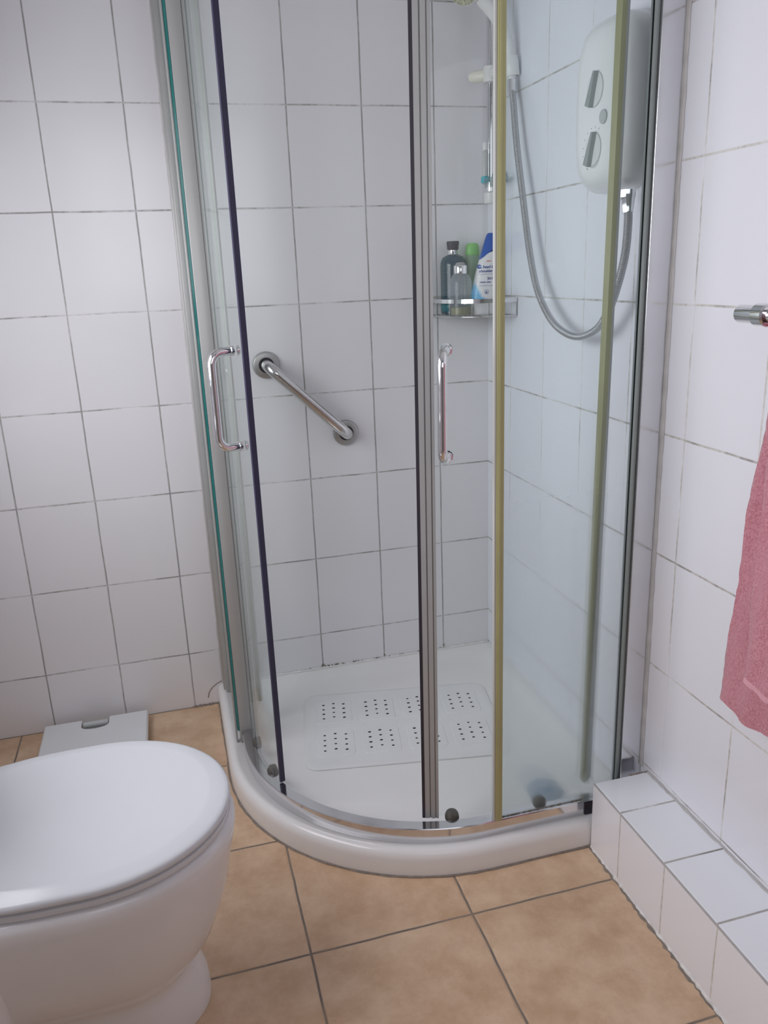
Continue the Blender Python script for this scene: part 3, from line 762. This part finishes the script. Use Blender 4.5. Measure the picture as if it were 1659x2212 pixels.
def shampoo(x, y):
    t = thing('shampoo_bottle', 'white shampoo bottle with blue cap, blue lettering and light blue splash', 'bottle', (x, y, ZB))
    S = [(0, .034, .018), (.003, .0385, .021), (.020, .0415, .0225), (.050, .0415, .0225), (.090, .0385, .0215), (.120, .0345, .020), (.145, .0295, .0185), (.168, .0235, .0165), (.180, .0205, .015)]
    lean = .020
    def sec(z):
        for (z0, a0, b0), (z1, a1, b1) in zip(S, S[1:]):
            if z <= z1: f = (z-z0)/(z1-z0); return a0+(a1-a0)*f, b0+(b1-b0)*f
        return S[-1][1:]
    def cx(z): return x+lean*max(0, z-.05)/.16
    bm = B(); loft(bm, [sup(cx(z), y, a, b, ZB+z, 2.5, 40) for z, a, b in S]); obj('body', bm, M['splash'], t, smooth=50)
    # cap with a curved, swooping lower edge
    bm = B(); loops = []
    for f in (0, .15, .4, .7, .92, 1.0):
        lp = []
        for px, py, _ in sup(0, 0, 1, 1, 0, 2.5, 40):
            edge = .160 + .012*(1-(px+.25)**2) - .020*max(0, -px)
            zz = edge+(.2125-edge)*f
            a, b = sec(min(zz, .18)); k = 1.0
            if zz > .18: k = 1-.30*((zz-.18)/.0325)**1.6
            if f == 1.0: k *= .86
            lp.append((cx(zz)+px*(a+.0012)*k, y+py*(b+.0012)*k, ZB+zz))
        loops.append(lp)
    loft(bm, loops); obj('cap', bm, M['blue_cap'], t, smooth=50)
    def front(px, z):
        a, b = sec(z); q = min(.98, abs((px-cx(z))/a)); return y-b*(1-q**2.5)**(1/2.5)-.0007
    def write(txt, size, px, z, mk, name='lettering', shear=.25):
        cu = bpy.data.curves.new(name, 'FONT'); cu.body = txt; cu.size = size; cu.align_x = 'LEFT'; cu.shear = shear; cu.offset = size*.02
        cu.resolution_u = 3
        tmp = bpy.data.objects.new(name, cu); C.objects.link(tmp)
        dg = bpy.context.evaluated_depsgraph_get(); dg.update()
        me = bpy.data.meshes.new_from_object(tmp.evaluated_get(dg)); bpy.data.objects.remove(tmp)
        b2 = B(); b2.from_mesh(me); bpy.data.meshes.remove(me)
        for v in b2.verts:
            vx, vz = px+v.co.x, z+v.co.y
            v.co = Vector((vx, front(vx, vz), ZB+vz))
        return obj(name, b2, mk, t, smooth=None)
    write('head &', .0108, x-.0155, .1220, M['navy']); write('shoulders', .0100, x-.0250, .1115, M['navy'])
    write('2in1', .0098, x-.0045, .0925, M['navy'], shear=0); write('classic clean', .0062, x-.0240, .0842, M['navy'], shear=.1)
    write('zero', .0070, x-.0045, .1385, M['red'], shear=0)
    for z, x0, x1 in ((.1062, -.0255, .024), (.0762, -.026, .020)):
        bm = B(); loft(bm, [[(x+q, front(x+q, z), ZB+z), (x+q, front(x+q, z), ZB+z+.0006), (x+q, front(x+q, z)+.0004, ZB+z+.0006), (x+q, front(x+q, z)+.0004, ZB+z)] for q in [x0+(x1-x0)*i/10 for i in range(11)]])
        obj('printed_line', bm, M['navy'], t, smooth=None)
    # round swirl emblem and the small seal lower down
    def ring(cxx, zz, r0, r1, m, name, a0=0, a1=360):
        bm = B(); L = []
        for i in range(25):
            a = math.radians(a0+(a1-a0)*i/24); pts = []
            for r in (r0, r1):
                qx, qz = cxx+r*math.cos(a), zz+r*math.sin(a); pts.append((qx, front(qx, qz), ZB+qz))
            L.append(pts)
        vs = [[bm.verts.new(p) for p in l] for l in L]
        for a_, b_ in zip(vs, vs[1:]): bm.faces.new((a_[0], a_[1], b_[1], b_[0]))
        obj(name, bm, m, t, smooth=None)
    ring(x-.0225, .1265, .0018, .0056, M['blue_cap'], 'swirl_emblem', 20, 350)
    ring(x-.0225, .1265, .0002, .0010, M['navy'], 'swirl_emblem')
    ring(x-.0065, .0600, .0052, .0060, M['navy'], 'round_seal'); ring(x-.0070, .0590, .0005, .0024, M['navy'], 'round_seal')
shampoo(-.056, -.118)

# ------------------------------------------------------------------ electric shower heater on the right wall
ht = thing('shower_heater', 'white electric shower heater with two dials mounted on the right wall', 'electric shower', (-.001, -.70, 1.37))
hy0, hy1, hz0, hz1 = -.822, -.590, 1.382, 1.694
def hsec(x, iy0, iy1, iz, n=3.6, N=64):
    cyy = ((hy0+iy0)+(hy1-iy1))/2; a = ((hy1-iy1)-(hy0+iy0))/2; cz = (hz0+hz1)/2; b = (hz1-hz0)/2-iz; out = []
    for k in range(N):
        t = 2*PI*k/N; c, s = math.cos(t), math.sin(t)
        out.append((x, cyy+a*abs(c)**(2/n)*(1 if c >= 0 else -1), cz+b*abs(s)**(2/n)*(1 if s >= 0 else -1)))
    return out
bm = B()
loft(bm, [hsec(-.001, 0, 0, 0), hsec(-.030, 0, 0, 0), hsec(-.044, .000, .010, .003), hsec(-.060, .003, .030, .010), hsec(-.072, .010, .048, .020), hsec(-.080, .022, .066, .034), hsec(-.084, .040, .085, .055)])
obj('casing', bm, M['casing'], ht, smooth=60)
def hx(y, z): return -.0815
for kz, ang in ((1.563, 155), (1.458, 155)):
    c = Vector((-.080, -.732, kz))
    bm = B(); lathe(bm, [(.034, -.006), (.034, .002), (.031, .005), (.001, .0055)], c, (-1, 0, 0), 40)
    kn = obj('dial', bm, M['white'], ht, smooth=30)
    bm = B()
    # wedge-shaped finger grip across the dial
    y0, z0 = c.y-.010, c.z+.029; y1, z1 = c.y+.012, c.z-.029
    pts = [(y0-.003, z0), (y0+.003, z0+.001), (y1+.009, z1+.004), (y1-.007, z1-.002)]
    loft(bm, [[(-.0845, a, b) for a, b in pts], [(-.0945, a*.0+a, b) for a, b in pts]])
    obj('dial_grip', bm, M['gripgrey'], kn, smooth=None)
    bm = B(); L = []
    for i in range(25):
        a = math.radians(-100+200*i/24)
        L.append([(-.0868, c.y-math.cos(a)*r, c.z+math.sin(a)*r) for r in (.0295, .0312)])
    vs = [[bm.verts.new(p) for p in l] for l in L]
    for a_, b_ in zip(vs, vs[1:]): bm.faces.new((a_[0], a_[1], b_[1], b_[0]))
    for v in bm.verts: v.co.x = -.0858
    obj('dial_ring', bm, M['palegrey'], kn, smooth=None)
for i in range(9):
    a = math.radians(60+22*i); r = .0395
    obj('dial_mark', lathe(B(), [(.0013, 0), (.0011, .0008)], (-.0836, -.732-math.cos(a)*r, 1.458+math.sin(a)*r), (-1, 0, 0), 8), M['dimgrey'], ht, smooth=None)
for y, z in ((-.762, 1.606), (-.755, 1.600), (-.712, 1.598), (-.700, 1.586)):
    obj('dial_mark', lathe(B(), [(.0026, 0), (.0022, .0008)], (-.0826, y, z), (-1, 0, 0), 8), M['dimgrey'], ht, smooth=None)
bm = B(); lathe(bm, [(.0125, 0), (.0125, .004), (.0105, .005), (.001, .005)], (-.083, -.768, 1.510), (-1, 0, 0), 28); lathe(bm, [(.0132, 0), (.0132, .0012), (.0122, .0012)], (-.083, -.768, 1.510), (-1, 0, 0), 28)
obj('start_button', bm, M['palegrey'], ht, smooth=30)

# ------------------------------------------------------------------ toilet
TYC = -1.034
wc = thing('toilet', 'white ceramic toilet with its lid closed, round front towards the shower', 'toilet', (-1.25, TYC, 0))
def egg(tip, back, b, z, xm=None, N=64, nb=3.2, nf=2.05):
    xm = (tip+back)/2+.02 if xm is None else xm; out = []
    for k in range(N):
        t = 2*PI*k/N; c, s = math.cos(t), math.sin(t)
        n = nf if c >= 0 else nb; a = (tip-xm) if c >= 0 else (xm-back)
        out.append((xm+a*abs(c)**(2/n)*(1 if c >= 0 else -1), TYC+b*abs(s)**(2/n)*(1 if s >= 0 else -1), z))
    return out
XM = -1.130
bm = B()
loft(bm, [egg(-.975, -1.56, .112, .0005, -1.12), egg(-.974, -1.56, .113, .012, -1.12), egg(-.978, -1.56, .111, .050, -1.12), egg(-.990, -1.56, .106, .082, -1.12), egg(-.996, -1.56, .105, .100, -1.12),
          egg(-.992, -1.56, .112, .114, -1.12), egg(-.975, -1.57, .130, .134, XM), egg(-.953, -1.57, .149, .168, XM), egg(-.935, -1.575, .165, .215, XM), egg(-.919, -1.58, .178, .265, XM), egg(-.910, -1.58, .187, .315, XM), egg(-.902, -1.58, .194, .350, XM),
          egg(-.899, -1.58, .197, .372, XM), egg(-.902, -1.58, .194, .383, XM), egg(-.912, -1.575, .186, .3865, XM)])
obj('bowl', bm, M['ceramic'], wc, smooth=60)
bm = B(); box(bm, (-1.59, TYC-.186, .0006), (-1.262, TYC+.186, .345), .022, 4); obj('rear_skirt', bm, M['ceramic'], wc, smooth=40)
bm = B()
loft(bm, [egg(-.916, -1.355, .184, .3880, XM), egg(-.908, -1.362, .192, .3895, XM), egg(-.905, -1.365, .195, .394, XM), egg(-.906, -1.364, .194, .4015, XM), egg(-.914, -1.358, .187, .4035, XM)])
obj('seat', bm, M['seat'], wc, smooth=50)
bm = B()
loft(bm, [egg(-.916, -1.360, .186, .4050, XM), egg(-.907, -1.366, .195, .4065, XM), egg(-.9035, -1.400, .198, .411, XM), egg(-.904, -1.400, .1975, .418, XM), egg(-.9075, -1.367, .195, .4210, XM),
          egg(-.913, -1.362, .190, .4226, XM), egg(-.9345, -1.348, .171, .4262, XM), egg(-.9370, -1.346, .169, .4264, XM), egg(-1.05, -1.28, .07, .4275, XM)])
obj('lid', bm, M['seat'], wc, smooth=60)
bm = B(); box(bm, (-1.60, TYC-.19, .345), (-1.385, TYC+.19, .78), .03, 5); obj('cistern', bm, M['ceramic'], wc, smooth=40)
bm = B(); box(bm, (-1.605, TYC-.198, .782), (-1.377, TYC+.198, .812), .010, 4); obj('cistern_lid', bm, M['ceramic'], wc, smooth=40)
for s in (-1, 1):
    bm = B(); tube(bm, [(-1.366, TYC+s*.075-.02, .403), (-1.366, TYC+s*.075+.02, .403)], .012, 18); obj('hinge', bm, M['chrome'], wc, smooth=50)

# ------------------------------------------------------------------ bathroom scale on the floor behind the toilet
bs = thing('bathroom_scale', 'flat off-white bathroom scale on the floor between toilet and wall', 'scales', (-1.235, -.17, 0))
sx0, sx1, sy0, sy1 = -1.378, -1.092, -.312, -.030
def scale_outline(i, z):
    P = [(sx0+i, sy1-i), (sx0+i, sy0+i), (sx1-i, sy0+i), (sx1-i, sy1-i), (-1.200+i*.0, sy1-i)]
    for k in range(9):
        a = math.radians(0-180*k/8); P.append((-1.238+.038*math.cos(a), sy1-.040+.020*math.sin(a)))
    P.append((-1.276, sy1-i)); return [(p[0], p[1], z) for p in P]
bm = B(); loft(bm, [scale_outline(.010, .008), scale_outline(0, .014), scale_outline(0, .030), scale_outline(.004, .034)]); obj('platform', bm, M['scale'], bs, smooth=20)
bm = B(); box(bm, (-1.272, sy1-.055, .009), (-1.204, sy1-.002, .018), .002); obj('display', bm, M['dimgrey'], bs)
bm = B(); tube(bm, [(-1.272, sy1-.016, .024), (-1.204, sy1-.016, .024)], .009, 16); obj('reset_bar', bm, M['palegrey'], bs, smooth=50)
for x in (sx0+.03, sx1-.03):
    for y in (sy0+.03, sy1-.03):
        bm = B(); lathe(bm, [(.012, .0005), (.012, .009)], (x, y, 0)); obj('foot', bm, M['dimgrey'], bs)

# ------------------------------------------------------------------ towel rail and towel on the right wall
RXX, RZZ = -.070, 1.166
tr = thing('towel_rail', 'round chrome towel rail on the right wall above the pink towel', 'towel rail', (RXX, -1.5, RZZ))
bm = B(); tube(bm, [(RXX, -1.1750, RZZ), (RXX, -1.1765, RZZ), (RXX, -1.86, RZZ), (RXX, -1.8615, RZZ)], [.0125, .0135, .0135, .0125], 28); obj('bar', bm, M['chrome'], tr, smooth=40)
for y in (-1.226, -1.81):
    bm = B(); tube(bm, [(RXX, y+.012, RZZ), (RXX, y+.0105, RZZ), (RXX, y-.0105, RZZ), (RXX, y-.012, RZZ)], [.0155, .0170, .0170, .0155], 28)
    tube(bm, [(RXX, y, RZZ), (-.001, y, RZZ)], .0085, 20); lathe(bm, [(.024, .001), (.024, .006), (.020, .010)], (0, y, RZZ), (-1, 0, 0), 28)
    obj('bracket', bm, M['chrome'], tr, smooth=40)
tw = thing('towel', 'folded pink terry towel hanging over the towel rail at the right edge', 'towel', (RXX, -1.5, .52))
def towel_panel(xc, ztop, zbot, yl_top, yl_bot, yr, sgn, hem=.016):
    bm = B(); NZ, NY = 60, 70; thick = .008; grid = {}
    for side in (0, 1):
        for i in range(NZ+1):
            f = i/NZ; z0 = ztop+(zbot-ztop)*f; yl = yl_top+(yl_bot-yl_top)*f**.9+.003*math.sin(f*17+sgn)
            for j in range(NY+1):
                g_ = j/NY; y = yl+(yr-yl)*g_
                wav = .0030*math.sin(g_*22+f*1.5+sgn)*(.25+f)+.002*math.sin(g_*61+f*9)
                x = xc+wav+(-.5+side)*thick*(1 if 0 < j < NY else .5)
                zz = z0+(.004*math.sin(g_*27+1)*f)
                x += random.uniform(-.0007, .0007)
                grid[side, i, j] = bm.verts.new((x, y+random.uniform(-.0007, .0007), zz))
    for s in (0, 1):
        for i in range(NZ):
            for j in range(NY):
                f = bm.faces.new((grid[s, i, j], grid[s, i, j+1], grid[s, i+1, j+1], grid[s, i+1, j]))
                if (i+.5)/NZ > 1-hem: f.material_index = 1
    for i in range(NZ):
        for j in (0, NY): bm.faces.new((grid[0, i, j], grid[0, i+1, j], grid[1, i+1, j], grid[1, i, j]))
    for j in range(NY):
        for i in (0, NZ):
            f = bm.faces.new((grid[0, i, j], grid[0, i, j+1], grid[1, i, j+1], grid[1, i, j]))
            if i == NZ: f.material_index = 1
    return bm
obj('back_layer', towel_panel(-.049, 1.172, .498, -1.246, -1.178, -1.74, 0, .0), [M['terry'], M['terry_hem']], tw, smooth=70)
obj('front_layer', towel_panel(-.094, 1.172, .598, -1.300, -1.287, -1.72, 1.4), [M['terry'], M['terry_hem']], tw, smooth=70)
bm = B(); L = []
for j in range(41):
    y = -1.285-.445*j/40; lp = []
    for k in range(13):
        a = PI*k/12; lp.append((RXX-.0275*math.cos(a), y, 1.165+.0205*math.sin(a)+.001*math.sin(j)))
    for k in range(12, -1, -1):
        a = PI*k/12; lp.append((RXX-.0185*math.cos(a), y, 1.165+.0145*math.sin(a)+.001*math.sin(j)))
    L.append(lp)
loft(bm, L); obj('top_fold', bm, M['terry'], tw, smooth=70)

# ------------------------------------------------------------------ ceiling lamp (outside the frame; the room's electric light)
cl = thing('ceiling_lamp', 'round flush white ceiling lamp above the middle of the room', 'lamp', (-.75, -1.2, ZC))
bm = B(); lathe(bm, [(.17, -.001), (.17, -.030), (.15, -.040)], (-.75, -1.2, ZC), n=40); obj('lamp_base', bm, M['white'], cl)
